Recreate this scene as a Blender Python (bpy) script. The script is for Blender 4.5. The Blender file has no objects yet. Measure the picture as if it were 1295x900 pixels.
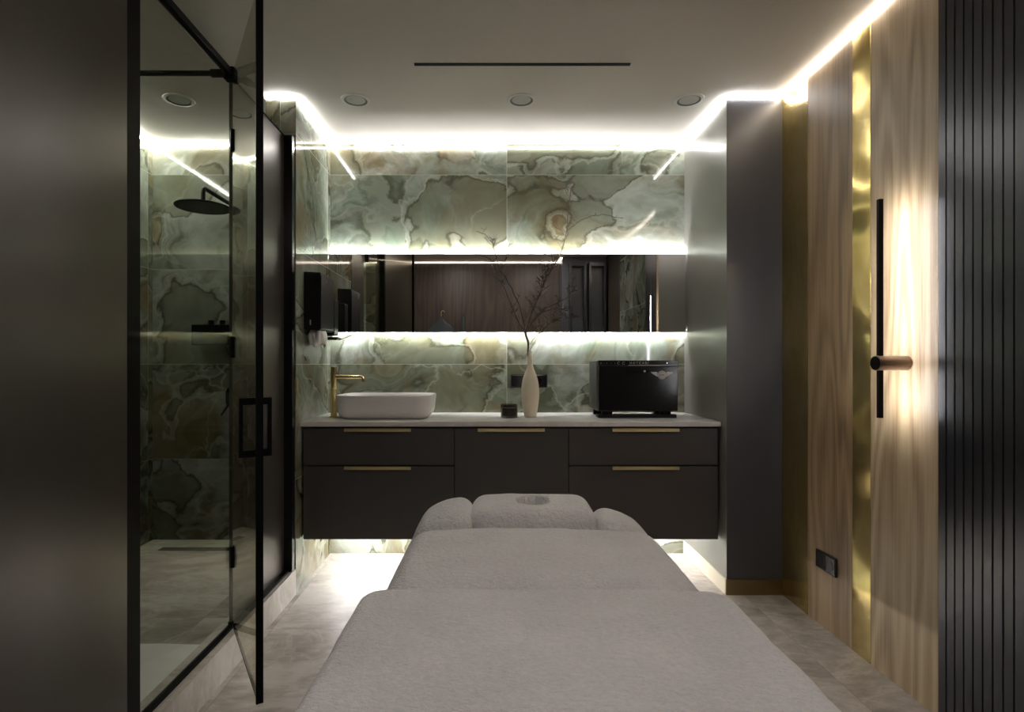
import bpy, bmesh, math, random
from mathutils import Vector, Matrix, noise
random.seed(7)
PI = math.pi
S = bpy.context.scene
COL = S.collection

# ------------------------------------------------------------------ camera, world, exposure
cam_d = bpy.data.cameras.new('camera'); cam = bpy.data.objects.new('camera', cam_d); COL.objects.link(cam)
cam.location = (0, 0, 1.25); cam.rotation_euler = (PI/2, 0, 0)
cam_d.sensor_width = 36; cam_d.lens = 36*700/1295
cam_d.shift_x = (647.5-618)/1295; cam_d.shift_y = 10/1295
cam_d.clip_start = 0.02
S.camera = cam
w = bpy.data.worlds.new('world'); S.world = w; w.use_nodes = True
w.node_tree.nodes['Background'].inputs[0].default_value = (0.5, 0.47, 0.44, 1)
w.node_tree.nodes['Background'].inputs[1].default_value = 0.02
S.view_settings.view_transform = 'Standard'; S.view_settings.look = 'None'
S.view_settings.gamma = 1; S.view_settings.use_curve_mapping = False
S.view_settings.exposure = 0.62
E_COVE = 50.0       # neutral cove strips over the niche and shower
E_WARM = 34.0       # warm cove along the right and rear walls
E_SHOWER = 110.0
E_REAR = 11.0
E_MIRROR = 150.0    # strips above and below the mirror
E_UNDER = 90.0     # strip under the vanity
E_LAMP = 68.0      # vertical wall lamp
E_FILL = 200.0       # two unseen downlights added to brighten the treatment table

# ------------------------------------------------------------------ helpers
WL = {}
def finish(name, me, parent=None):
    """centre the mesh on its own bounds and link it"""
    xs = [v.co for v in me.vertices]
    lo = Vector([min(c[i] for c in xs) for i in range(3)]); hi = Vector([max(c[i] for c in xs) for i in range(3)])
    o0 = Vector(((lo.x+hi.x)/2, (lo.y+hi.y)/2, lo.z))
    me.transform(Matrix.Translation(-o0))
    o = bpy.data.objects.new(name, me); COL.objects.link(o)
    WL[o.name] = o0
    if parent is not None:
        o.parent = parent; o.location = o0 - WL[parent.name]
    else:
        o.location = o0
    return o
def obj(name, bm, mats, parent=None, bevel=0, seg=2, smooth=False, ang=35):
    bmesh.ops.recalc_face_normals(bm, faces=bm.faces)
    me = bpy.data.meshes.new(name); bm.to_mesh(me); bm.free()
    for m in (mats if isinstance(mats, (list, tuple)) else [mats]): me.materials.append(m)
    if smooth or bevel:
        for p in me.polygons: p.use_smooth = True
        me.set_sharp_from_angle(angle=math.radians(ang))
    o = finish(name, me, parent)
    if bevel:
        b = o.modifiers.new('bevel', 'BEVEL'); b.width = bevel; b.segments = seg; b.limit_method = 'ANGLE'
        b.harden_normals = False
    return o
def thing(name, label, cat, loc, group=None):
    o = bpy.data.objects.new(name, None); COL.objects.link(o); o.location = loc; o.empty_display_size = .05
    WL[o.name] = Vector(loc); o['label'] = label; o['category'] = cat
    if group: o['group'] = group
    return o
def tag(o, label, cat, group=None):
    o['label'] = label; o['category'] = cat
    if group: o['group'] = group
    return o
def struct(o): o['kind'] = 'structure'; return o
def B(): return bmesh.new()
def box(bm, x0, x1, y0, y1, z0, z1, mi=0):
    v = [bm.verts.new(c) for c in ((x0,y0,z0),(x1,y0,z0),(x1,y1,z0),(x0,y1,z0),(x0,y0,z1),(x1,y0,z1),(x1,y1,z1),(x0,y1,z1))]
    for f in ((0,3,2,1),(4,5,6,7),(0,1,5,4),(1,2,6,5),(2,3,7,6),(3,0,4,7)):
        fc = bm.faces.new([v[i] for i in f]); fc.material_index = mi
    return bm
def bx(*a, mi=0): return box(B(), *a, mi=mi)
def frame_of(d):
    d = d.normalized(); u = d.cross(Vector((0,0,1)))
    if u.length < 1e-3: u = Vector((1,0,0))
    u.normalize(); return u, d.cross(u).normalized()
def tube(bm, pts, rad, n=12, caps=True, mi=0):
    pts = [Vector(p) for p in pts]; rings = []
    rads = rad if isinstance(rad, (list, tuple)) else [rad]*len(pts)
    u = None
    for i, p in enumerate(pts):
        a = pts[max(i-1, 0)]; b = pts[min(i+1, len(pts)-1)]; d = (b-a).normalized()
        if u is None: u, v = frame_of(d)
        else:
            u = (u - d*u.dot(d)).normalized(); v = d.cross(u).normalized()
        rings.append([bm.verts.new(p + (u*math.cos(t)+v*math.sin(t))*rads[i]) for t in [2*PI*k/n for k in range(n)]])
    for r0, r1 in zip(rings, rings[1:]):
        for k in range(n):
            f = bm.faces.new((r0[k], r0[(k+1)%n], r1[(k+1)%n], r1[k])); f.material_index = mi
    if caps:
        for r in (rings[0], rings[-1]):
            f = bm.faces.new(r); f.material_index = mi
    return bm
def lathe(bm, cx, cy, prof, n=40, axis='z', z0=0, mi=0, sx=1, sy=1, caps=True):
    rings = []
    for r, h in prof:
        ring = []
        for k in range(n):
            t = 2*PI*k/n; a, b = r*sx*math.cos(t), r*sy*math.sin(t)
            if axis == 'z': c = (cx+a, cy+b, z0+h)
            elif axis == 'x': c = (z0+h, cx+a, cy+b)
            else: c = (cx+a, z0+h, cy+b)
            ring.append(bm.verts.new(c))
        rings.append(ring)
    for r0, r1 in zip(rings, rings[1:]):
        for k in range(n):
            f = bm.faces.new((r0[k], r0[(k+1)%n], r1[(k+1)%n], r1[k])); f.material_index = mi
    for r, pr in ((rings[0], prof[0]), (rings[-1], prof[-1])):
        if caps and pr[0] > 1e-5:
            f = bm.faces.new(r); f.material_index = mi
    return bm
def arc(c, r, a0, a1, n, plane='xz', fixed=0):
    out = []
    for i in range(n+1):
        t = math.radians(a0+(a1-a0)*i/n); a, b = c[0]+r*math.cos(t), c[1]+r*math.sin(t)
        out.append({'xz': (a, fixed, b), 'yz': (fixed, a, b), 'xy': (a, b, fixed)}[plane])
    return out
def prism(bm, poly, axis, a0, a1, mi=0):
    def P(p, q):
        return {'x': (q, p[0], p[1]), 'y': (p[0], q, p[1]), 'z': (p[0], p[1], q)}[axis]
    A = [bm.verts.new(P(p, a0)) for p in poly]; Bv = [bm.verts.new(P(p, a1)) for p in poly]
    n = len(poly)
    for f in ([A[i] for i in range(n)], [Bv[i] for i in reversed(range(n))]):
        fc = bm.faces.new(f); fc.material_index = mi
    for i in range(n):
        fc = bm.faces.new((A[i], A[(i+1)%n], Bv[(i+1)%n], Bv[i])); fc.material_index = mi
    return bm
def rrect(x0, x1, y0, y1, r, n=6):
    out = []
    for cx, cy, a in ((x1-r, y1-r, 0), (x0+r, y1-r, 90), (x0+r, y0+r, 180), (x1-r, y0+r, 270)):
        for i in range(n+1):
            t = math.radians(a+90*i/n); out.append((cx+r*math.cos(t), cy+r*math.sin(t)))
    return out

# ------------------------------------------------------------------ materials
class N:
    def __init__(s, name):
        s.m = bpy.data.materials.new(name); s.m.use_nodes = True; s.t = s.m.node_tree; s.t.nodes.clear()
        s.out = s.n('ShaderNodeOutputMaterial')
    def n(s, ty, **kw):
        nd = s.t.nodes.new(ty)
        for k, v in kw.items(): setattr(nd, k, v)
        return nd
    def l(s, a, b): s.t.links.new(a, b)
    def setin(s, sock, v):
        if isinstance(v, bpy.types.NodeSocket): s.l(v, sock)
        elif v is not None: sock.default_value = v
    def math(s, op, a, b=None, c=None, clamp=False):
        nd = s.n('ShaderNodeMath', operation=op, use_clamp=clamp)
        s.setin(nd.inputs[0], a); s.setin(nd.inputs[1], b); s.setin(nd.inputs[2], c); return nd.outputs[0]
    def vmath(s, op, a, b=None, scale=None):
        nd = s.n('ShaderNodeVectorMath', operation=op)
        s.setin(nd.inputs[0], a); s.setin(nd.inputs[1], b); s.setin(nd.inputs[3], scale)
        return nd.outputs[0]
    def noise(s, vec, scale, detail=3, rough=.5, dist=0, out=0):
        nd = s.n('ShaderNodeTexNoise'); s.l(vec, nd.inputs['Vector'])
        nd.inputs['Scale'].default_value = scale; nd.inputs['Detail'].default_value = detail
        nd.inputs['Roughness'].default_value = rough; nd.inputs['Distortion'].default_value = dist
        return nd.outputs[out]
    def ramp(s, fac, stops, interp='LINEAR'):
        nd = s.n('ShaderNodeValToRGB'); cr = nd.color_ramp; cr.interpolation = interp
        while len(cr.elements) < len(stops): cr.elements.new(0.5)
        for e, (p, c) in zip(cr.elements, stops):
            e.position = p; e.color = (*c, 1) if len(c) == 3 else c
        s.l(fac, nd.inputs[0]); return nd.outputs[0]
    def mix(s, fac, a, b, mode='MIX'):
        nd = s.n('ShaderNodeMix', data_type='RGBA', blend_type=mode)
        s.setin(nd.inputs[0], fac)
        for sock, v in ((nd.inputs[6], a), (nd.inputs[7], b)):
            if isinstance(v, tuple) and len(v) == 3: v = (*v, 1)
            s.setin(sock, v)
        return nd.outputs[2]
    def sep(s, v):
        nd = s.n('ShaderNodeSeparateXYZ'); s.l(v, nd.inputs[0]); return nd.outputs
    def comb(s, x, y, z):
        nd = s.n('ShaderNodeCombineXYZ')
        for i, q in enumerate((x, y, z)): s.setin(nd.inputs[i], q)
        return nd.outputs[0]
    def pos(s): return s.n('ShaderNodeNewGeometry').outputs['Position']
    def objc(s): return s.n('ShaderNodeTexCoord').outputs['Object']
    def bsdf(s, color, rough=.5, metal=0, bump=None, bstr=.3, bdist=.01, **kw):
        p = s.n('ShaderNodeBsdfPrincipled')
        if isinstance(color, tuple): color = (*color[:3], 1)
        s.setin(p.inputs['Base Color'], color); s.setin(p.inputs['Roughness'], rough); s.setin(p.inputs['Metallic'], metal)
        for k, v in kw.items(): s.setin(p.inputs[k], v)
        if bump is not None:
            b = s.n('ShaderNodeBump'); s.l(bump, b.inputs['Height'])
            b.inputs['Strength'].default_value = bstr; b.inputs['Distance'].default_value = bdist
            s.l(b.outputs[0], p.inputs['Normal'])
        s.l(p.outputs[0], s.out.inputs[0]); return p

def plain(name, col, rough=.5, metal=0, var=.06, vs=6, bump=.05, **kw):
    m = N(name); c = m.objc(); nz = m.noise(c, vs, 4)
    lo = tuple(x*(1-var) for x in col); hi = tuple(min(1, x*(1+var)) for x in col)
    cc = m.ramp(nz, [(.3, lo), (.7, hi)])
    m.bsdf(cc, rough, metal, bump=m.noise(c, 250, 3), bstr=bump, bdist=.001, **kw)
    return m.m
def emis(name, col, strength):
    m = N(name); e = m.n('ShaderNodeEmission'); e.inputs[0].default_value = (*col, 1); e.inputs[1].default_value = strength
    m.l(e.outputs[0], m.out.inputs[0]); return m.m

def onyx(name, axis, seed=0.0, x0=0.12, tw=1.25, th=0.624, gain=1.0):
    m = N(name); P = m.pos(); x, y, z = m.sep(P)
    h = x if axis == 'x' else y
    u = m.math('DIVIDE', m.math('SUBTRACT', h, x0), tw); v = m.math('DIVIDE', z, th)
    iu, iv = m.math('FLOOR', u), m.math('FLOOR', v)
    fu, fv = m.math('FRACT', u), m.math('FRACT', v)
    wn = m.n('ShaderNodeTexWhiteNoise', noise_dimensions='3D')
    m.l(m.comb(iu, iv, seed), wn.inputs['Vector'])
    off = m.vmath('SCALE', wn.outputs['Color'], scale=23.0)
    p2 = m.comb(h, z, seed)
    p = m.vmath('ADD', p2, off)
    wc = m.noise(p, .9, 3, .5, 0, 1)
    warp = m.vmath('SCALE', m.vmath('SUBTRACT', wc, (.5, .5, .5)), scale=.75)
    q = m.vmath('ADD', p, warp)
    wf = m.noise(q, 5.5, 5, .62, 0, 1)
    q = m.vmath('ADD', q, m.vmath('SCALE', m.vmath('SUBTRACT', wf, (.5, .5, .5)), scale=.13))
    n1 = m.noise(q, .95, 4, .5, .2)
    n1 = m.math('ADD', n1, m.math('MULTIPLY', m.math('SUBTRACT', m.noise(q, 7, 5, .62), .5), .055))
    base = m.ramp(n1, [(.26, (.36,.39,.33)), (.36, (.17,.20,.155)), (.43, (.125,.148,.105)), (.458, (.07,.078,.048)), (.468, (.20,.215,.165)),
                       (.50, (.14,.17,.125)), (.545, (.22,.255,.207)), (.57, (.17,.185,.13)), (.583, (.06,.055,.03)),
                       (.593, (.15,.125,.07)), (.615, (.21,.185,.115)), (.64, (.12,.115,.065)), (.665, (.42,.44,.38)), (.75, (.17,.20,.145))])
    # agate contour lines
    s = m.math('SINE', m.math('MULTIPLY', n1, 210.0))
    mask = m.math('MULTIPLY', m.ramp(m.noise(q, 1.5, 2), [(.42, (0,0,0)), (.58, (1,1,1))]), .22)
    amt = m.math('ADD', 1.0, m.math('MULTIPLY', s, mask))
    base = m.mix(1.0, base, m.comb(amt, amt, amt), 'MULTIPLY')
    # milky clouds
    cl = m.ramp(m.noise(m.vmath('ADD', q, (5.1, 2.2, 0.3)), 1.15, 6, .58, .3), [(.48, (0,0,0)), (.68, (1,1,1))])
    base = m.mix(m.math('MULTIPLY', cl, .8), base, (.46,.49,.445))
    # brown staining
    br = m.ramp(m.noise(m.vmath('ADD', q, (1.7, 8.2, 0.3)), 1.2, 7, .62, .5), [(.52, (0,0,0)), (.56, (.55,.55,.55)), (.66, (1,1,1))])
    base = m.mix(m.math('MULTIPLY', br, .75), base, (.16,.112,.042))
    # olive islands with a dark outline and a pale halo
    isl = m.math('ADD', m.noise(m.vmath('ADD', q, (9.3, 4.1, 1.3)), 1.35, 3, .5, .2), m.math('MULTIPLY', m.math('SUBTRACT', m.noise(q, 16, 4, .6), .5), .02))
    iso = m.n('ShaderNodeValToRGB'); cr = iso.color_ramp
    for pos_, a_ in ((.515, 0), (.525, .5), (.53, .15), (.548, .9), (.558, .55), (.60, .75), (.68, .25)):
        e_ = cr.elements.new(pos_); e_.color = (a_, a_, a_, 1)
    cr.elements.remove(cr.elements[-1]); m.l(isl, iso.inputs[0])
    ic = m.ramp(isl, [(.52, (.42,.44,.38)), (.532, (.36,.38,.31)), (.545, (.045,.045,.025)), (.56, (.115,.115,.07)), (.61, (.165,.175,.12)), (.68, (.11,.13,.09))])
    base = m.mix(iso.outputs[0], base, ic)
    # pale cracks
    vo = m.n('ShaderNodeTexVoronoi', feature='DISTANCE_TO_EDGE'); m.l(m.vmath('ADD', q, m.vmath('SCALE', m.noise(q, 4, 3, .5, 0, 1), scale=.25)), vo.inputs['Vector'])
    vo.inputs['Scale'].default_value = 1.5
    ck = m.ramp(vo.outputs[0], [(0.0, (1,1,1)), (.008, (.3,.3,.3)), (.02, (0,0,0))])
    ck = m.math('MULTIPLY', ck, m.ramp(m.noise(p, 1.5, 2), [(.42, (0,0,0)), (.6, (.6,.6,.6))]))
    base = m.mix(ck, base, (.40,.41,.32))
    # joints
    def near(f, wdt): return m.math('GREATER_THAN', m.math('ABSOLUTE', m.math('SUBTRACT', f, .5)), .5-wdt)
    j = m.math('MAXIMUM', near(fu, .0013/tw*1.0), near(fv, .0013/th))
    base = m.mix(m.math('MULTIPLY', j, .8), base, (.42,.45,.36))
    if gain != 1: base = m.mix(1.0, base, (gain,)*3, 'MULTIPLY')
    m.bsdf(base, m.math('ADD', .06, m.math('MULTIPLY', j, .4)), bump=m.noise(P, 3.0, 2), bstr=.12, bdist=.006)
    return m.m

def stone(name, c1, c2, c3, rough=.35, jx=None, jy=None):
    m = N(name); P = m.pos(); x, y, z = m.sep(P)
    off = (0, 0, 0); vec = P
    if jx:
        u = m.math('DIVIDE', m.math('SUBTRACT', x, jx[0]), jx[1]); v = m.math('DIVIDE', m.math('SUBTRACT', y, jy[0]), jy[1])
        wn = m.n('ShaderNodeTexWhiteNoise', noise_dimensions='3D'); m.l(m.comb(m.math('FLOOR', u), m.math('FLOOR', v), 0.0), wn.inputs['Vector'])
        vec = m.vmath('ADD', P, m.vmath('SCALE', wn.outputs['Color'], scale=9.0))
    st = m.vmath('MULTIPLY', vec, (1.0, 1.7, 1.0))
    a = m.noise(st, 1.6, 7, .62, .8); b = m.noise(st, 14, 5, .65, .3)
    f = m.math('ADD', a, m.math('MULTIPLY', m.math('SUBTRACT', b, .5), .35))
    col = m.ramp(f, [(.34, c1), (.5, c2), (.62, c3)])
    vein = m.ramp(m.math('ABSOLUTE', m.math('SUBTRACT', m.noise(st, 1.1, 6, .6, 1.4), .5)), [(0, (.6,.6,.6)), (.02, (0,0,0))])
    col = m.mix(m.math('MULTIPLY', vein, .5), col, tuple(min(1, k*1.25) for k in c3))
    if jx:
        def near(ff, wdt): return m.math('GREATER_THAN', m.math('ABSOLUTE', m.math('SUBTRACT', m.math('FRACT', ff), .5)), .5-wdt)
        j = m.math('MAXIMUM', near(u, .0015/jx[1]), near(v, .0015/jy[1]))
        col = m.mix(m.math('MULTIPLY', j, .6), col, (.22,.19,.16))
    m.bsdf(col, m.math('ADD', rough, m.math('MULTIPLY', b, .15)), bump=b, bstr=.08, bdist=.003)
    return m.m

def wood(name, dark, mid, light, axis='y', seed=0.0, rough=.5):
    m = N(name); P = m.pos(); x, y, z = m.sep(P)
    h = y if axis == 'y' else x
    base = m.comb(m.math('ADD', h, seed), m.math('MULTIPLY', z, .09), seed)
    wrp = m.noise(m.comb(m.math('ADD', h, seed*2), m.math('MULTIPLY', z, .55), seed), 3.2, 3, .5)
    n1 = m.noise(base, 3.3, 2, .4, .25)
    rings = m.math('SINE', m.math('MULTIPLY', m.math('ADD', n1, m.math('MULTIPLY', wrp, .05)), 95.0))
    rings = m.math('MULTIPLY', m.math('ADD', rings, 1.0), .5)
    fib = m.noise(m.comb(m.math('MULTIPLY', h, 130.0), m.math('MULTIPLY', z, 2.2), seed), 1.0, 4, .65)
    broad = m.noise(m.comb(m.math('MULTIPLY', h, 5.0), m.math('MULTIPLY', z, .25), seed), 1.0, 3, .5)
    f = m.math('ADD', m.math('MULTIPLY', rings, .24), m.math('ADD', m.math('MULTIPLY', fib, .55), m.math('MULTIPLY', broad, .4)))
    col = m.ramp(f, [(.30, dark), (.52, mid), (.78, light)])
    # knots
    vo = m.n('ShaderNodeTexVoronoi', feature='F1'); m.l(m.comb(m.math('MULTIPLY', h, 1.6), m.math('MULTIPLY', z, .8), seed*3), vo.inputs['Vector']); vo.inputs['Scale'].default_value = 1.0
    kn = m.ramp(vo.outputs['Distance'], [(.02, (1,1,1)), (.045, (0,0,0))])
    col = m.mix(m.math('MULTIPLY', kn, .5), col, dark)
    m.bsdf(col, rough, bump=fib, bstr=.12, bdist=.002)
    return m.m

def terry():
    m = N('terry_cloth'); c = m.objc()
    st = m.vmath('MULTIPLY', c, (1.0, 1.5, 1.0))
    a = m.noise(st, 95, 4, .65, .5); b = m.noise(st, 42, 3, .6, .8); d = m.noise(c, 5, 3)
    hgt = m.math('ADD', m.math('MULTIPLY', a, .6), m.math('MULTIPLY', b, .8))
    f = m.math('ADD', m.math('MULTIPLY', a, .6), m.math('MULTIPLY', d, .4))
    col = m.ramp(f, [(.35, (.64,.62,.61)), (.65, (.80,.78,.765))])
    m.bsdf(col, .95, bump=hgt, bstr=.9, bdist=.015, **{'Sheen Weight': .25, 'Specular IOR Level': .15})
    return m.m

def glass(name, tint, rough=0.0, dark=1.0):
    m = N(name)
    tr = m.n('ShaderNodeBsdfTransparent'); tr.inputs[0].default_value = (*[t*dark for t in tint], 1)
    gl = m.n('ShaderNodeBsdfGlossy'); gl.inputs['Roughness'].default_value = rough; gl.inputs[0].default_value = (.95,.95,.9,1)
    fr = m.n('ShaderNodeFresnel'); fr.inputs[0].default_value = 1.27
    mx = m.n('ShaderNodeMixShader'); bf = m.n('ShaderNodeNewGeometry').outputs['Backfacing']; m.l(m.math('MULTIPLY', fr.outputs[0], m.math('SUBTRACT', 1.0, bf)), mx.inputs[0]); m.l(tr.outputs[0], mx.inputs[1]); m.l(gl.outputs[0], mx.inputs[2])
    m.l(mx.outputs[0], m.out.inputs[0]); return m.m

def brass_sheet():
    m = N('brushed_brass_sheet'); P = m.pos(); x, y, z = m.sep(P)
    br = m.noise(m.comb(x, m.math('MULTIPLY', y, 260.0), m.math('MULTIPLY', z, 6.0)), 1.0, 3)
    wv = m.noise(m.comb(x, m.math('MULTIPLY', y, 2.0), m.math('MULTIPLY', z, 2.3)), 1.0, 1, .3)
    sp = m.noise(m.comb(x, m.math('MULTIPLY', y, 9.0), m.math('MULTIPLY', z, 4.5)), 3.0, 4, .6)
    col = m.ramp(sp, [(.3, (.50,.37,.13)), (.7, (.62,.48,.20))])
    rg = m.math('ADD', .22, m.math('MULTIPLY', br, .04))
    h = wv
    m.bsdf(col, rg, .88, bump=h, bstr=1.0, bdist=.14)
    return m.m

M = {}
M['ceil'] = plain('ceiling_paint', (.64,.595,.54), .75, var=.015, vs=2)
M['onyx_x'] = onyx('green_onyx_back', 'x', 3.0)
M['onyx_y'] = onyx('green_onyx_side', 'y', 8.0, x0=2.35)
M['onyx_d'] = onyx('green_onyx_divider', 'x', 12.0)
M['floor'] = stone('beige_stone_floor', (.25,.215,.18), (.40,.36,.315), (.55,.51,.46), .34, (.18, 1.2), (2.61, 1.2))
M['stone'] = stone('beige_stone_trim', (.36,.32,.28), (.48,.44,.40), (.60,.56,.52), .4)
M['showerfloor'] = stone('shower_stone_floor', (.22,.185,.15), (.34,.30,.26), (.50,.46,.41), .4, (-1.3, 1.2), (2.53, 1.2))
M['quartz'] = stone('quartz_worktop', (.56,.54,.50), (.62,.60,.57), (.68,.67,.64), .16)
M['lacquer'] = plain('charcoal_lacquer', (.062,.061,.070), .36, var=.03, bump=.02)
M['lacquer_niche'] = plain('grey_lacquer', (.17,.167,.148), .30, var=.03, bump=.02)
M['bronze'] = plain('bronze_satin_panel', (.07,.06,.052), .3, .45, var=.03, bump=.02)
M['vanity'] = plain('graphite_matt_front', (.058,.050,.046), .5, var=.03, bump=.03)
M['vanity_body'] = plain('graphite_carcass', (.02,.018,.017), .6)
M['flute'] = plain('black_lacquer_flutes', (.011,.011,.0135), .28, var=.05, bump=.02)
M['black'] = plain('matt_black_metal', (.006,.006,.006), .5, .0, bump=.02, **{'Specular IOR Level': .06})
M['blackgloss'] = plain('black_gloss_plastic', (.008,.008,.009), .18, bump=.01)
M['blackside'] = plain('black_satin_plastic', (.012,.012,.012), .4, bump=.02, **{'Specular IOR Level': .12})
M['darkside'] = plain('dark_grey_steel_side', (.10,.10,.095), .3, .8, bump=.02)
M['brass'] = plain('polished_brass', (.80,.64,.32), .2, 1.0, bump=.01)
M['brass_m'] = plain('satin_brass', (.80,.66,.36), .45, 1.0, bump=.02)
M['brass_sheet'] = brass_sheet()
M['brass_base'] = plain('brass_skirting', (.30,.23,.12), .35, 1.0, bump=.02)
M['pale_base'] = plain('pale_skirting', (.62,.54,.42), .5, bump=.02)
M['wood_a'] = wood('oak_veneer', (.12,.072,.034), (.235,.15,.073), (.33,.225,.12), 'y', 1.3)
M['wood_b'] = wood('oak_veneer_door', (.17,.11,.058), (.31,.22,.125), (.45,.34,.21), 'y', 4.1)
M['wood_rear'] = wood('walnut_veneer', (.024,.017,.011), (.044,.031,.021), (.070,.049,.034), 'x', 7.7)
M['ceramic'] = plain('white_ceramic', (.74,.72,.70), .22, var=.01, bump=.0)
M['vase'] = plain('cream_stoneware', (.72,.64,.49), .45, var=.03, bump=.05)
M['mirror'] = None
mm = N('mirror_silver'); mm.bsdf((.86,.85,.82), .0, 1.0); M['mirror'] = mm.m
M['terry'] = terry()
M['vinyl'] = plain('white_vinyl', (.5,.48,.46), .5)
M['glass'] = glass('tinted_glass', (.90,.90,.86))
M['glass_door'] = glass('tinted_glass_door', (.78,.77,.70))
M['smoke'] = glass('smoked_glass', (.62,.60,.58))
M['wax'] = plain('grey_candle_wax', (.16,.155,.14), .5)
M['bark'] = plain('dry_twig_bark', (.085,.06,.045), .75, var=.3, vs=60)
M['paper'] = plain('white_paper', (.78,.77,.75), .8)
M['white'] = plain('white_trim', (.62,.60,.57), .5, var=.01)
M['lens'] = plain('grey_lamp_lens', (.48,.47,.45), .35)
M['silver'] = plain('silver_print', (.50,.48,.46), .45, .2)
M['refl'] = plain('grey_reflector', (.10,.10,.095), .5)
M['chrome'] = plain('chrome', (.7,.7,.7), .12, 1.0, bump=0)
M['bronze_cap'] = plain('bronze_lamp_body', (.20,.145,.11), .32, .7, bump=.02)
M['robe'] = plain('dark_robe_cloth', (.045,.055,.058), .9, vs=20, bump=.4)
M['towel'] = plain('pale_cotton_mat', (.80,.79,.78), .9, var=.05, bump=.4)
M['cove'] = emis('cove_led', (1.0, .99, .98), E_COVE)
M['scove'] = emis('shower_cove_led', (.97, 1.0, .97), E_SHOWER)
M['rear'] = emis('rear_cove_led', (1.0, .84, .74), E_REAR)
M['warm'] = emis('cove_led_warm', (1.0, .90, .78), E_WARM)
M['mled'] = emis('mirror_led', (.98, .99, 1.0), E_MIRROR)
M['mtop'] = emis('mirror_top_led', (.98, .99, 1.0), E_MIRROR*1.5)
M['uled'] = emis('under_led', (1.0, .98, .97), E_UNDER)
M['lamp'] = emis('lamp_led', (.97, .97, 1.0), E_LAMP)
M['table_fill'] = emis('added_fill_led', (1.0, .93, .91), E_FILL)
M['dot'] = emis('indicator_led', (1, 1, 1), 1.5)

# ------------------------------------------------------------------ setting
CZ = 2.70; XL = -1.045; XR = 1.59; YB = 3.65; YR = -0.67; NX = 1.29; SX = -2.216
struct(obj('floor', bx(XL, XR+.1, YR-.1, YB+.1, -.1, 0), M['floor']))
struct(obj('floor_shower', bx(SX-.1, XL-.10, 1.35, YB, -.1, .09), M['showerfloor']))
struct(obj('trim_1', bx(XL-.10, XL+.0, 1.6, 2.9995, -.1, .138), M['stone']))       # stone kerb
struct(obj('ceiling', bx(SX-.2, XR+.1, YR-.1, YB+.1, CZ, CZ+.1), M['ceil']))
struct(obj('wall_back', bx(SX-.1, XR+.1, YB, YB+.1, 0, CZ), M['onyx_x']))
struct(obj('wall_divider', bx(XL-.165, XL, 3.0, YB, 0, CZ), [M['onyx_y']]))
d = bpy.data.objects['wall_divider']; d.data.materials.append(M['onyx_d'])
for p in d.data.polygons:
    if abs(p.normal.y) > .5: p.material_index = 1
struct(obj('wall_shower', bx(SX-.1, SX, 1.35, YB, 0, CZ), M['onyx_y']))
struct(obj('wall_shower_front', bx(SX, XL-.10, 1.35, 1.45, .09, CZ), M['onyx_d']))
struct(obj('wall_left', bx(XL-.10, XL, YR, 1.60, 0, CZ), M['bronze']))
struct(obj('wall_right', bx(XR+.02, XR+.12, YR, YB, 0, CZ), M['lacquer']))
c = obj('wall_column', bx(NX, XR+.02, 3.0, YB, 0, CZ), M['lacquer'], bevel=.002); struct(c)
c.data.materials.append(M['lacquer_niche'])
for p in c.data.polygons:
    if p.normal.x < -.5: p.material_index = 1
struct(obj('wall_rear', bx(XL-.1, XR+.1, YR-.1, YR, 0, CZ), M['wood_rear']))
struct(obj('baseboard_column', bx(NX-.006, XR, 2.992, 3.0, 0, .085), M['brass_base']))
struct(obj('baseboard_niche', bx(NX-.008, NX, 3.0, YB-.002, 0, .085), M['pale_base']))

# rear right block (seen only in the mirror)
o = obj('wall_rear_block', bx(1.0, XR+.02, YR, -.30, 0, CZ), M['lacquer']); struct(o)
# two tall black door frames in front of it
for k, (a, b, lab) in enumerate(((1.08, 1.30, 'tall black door panel in a deep frame, nearer the wood wall in the mirror'),
                                 (1.335, 1.565, 'tall black door panel in a deep frame, nearer the onyx panel in the mirror'))):
    t = thing('framed_door_panel', lab, 'door panel', ((a+b)/2, -.2, 0), 'tall black framed panels seen in the mirror')
    bm = B(); box(bm, a, a+.03, -.299, -.14, 0, 2.6); box(bm, b-.03, b, -.299, -.14, 0, 2.6); box(bm, a+.03, b-.03, -.299, -.14, 2.55, 2.6)
    obj('frame', bm, M['flute'], t, bevel=.002)
    obj('panel', bx(a+.03, b-.03, -.299, -.26, 0, 2.55), M['lacquer'], t)

# ------------------------------------------------------------------ LED strips
def strip(lab, mat, *a):
    return tag(obj('led_light_strip', bx(*a), mat), lab, 'light strip')
r = .012
strip('white light strip along the ceiling above the onyx wall with the mirror', M['cove'], XL, NX, YB-.007, YB-.001, CZ-.030, CZ-.024)
strip('white light strip along the ceiling above the paper towel dispenser wall', M['cove'], XL+.001, XL+.007, 3.0, YB-.008, CZ-.015, CZ-.009)
strip('white light strip along the ceiling on the niche side of the grey column', M['cove'], NX-.007, NX-.001, 3.0, YB-.008, CZ-.015, CZ-.009)
strip('short white light strip across the top of the grey column front', M['cove'], NX, XR-.018, 2.993, 2.999, CZ-.015, CZ-.009)
strip('short white light strip over the end of the wall between shower and niche', M['cove'], XL-.165, XL, 2.993, 2.999, CZ-.015, CZ-.009)
strip('light strip along the ceiling above the shower head wall', M['scove'], SX, XL-.166, YB-.007, YB-.001, CZ-.015, CZ-.009)
strip('light strip along the ceiling above the far left shower wall', M['scove'], SX+.001, SX+.007, 2.3, YB-.008, CZ-.015, CZ-.009)
strip('warm light strip along the ceiling above the wood and brass panels', M['warm'], XR-.008, XR-.002, .5, 2.992, CZ-.015, CZ-.009)
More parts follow.
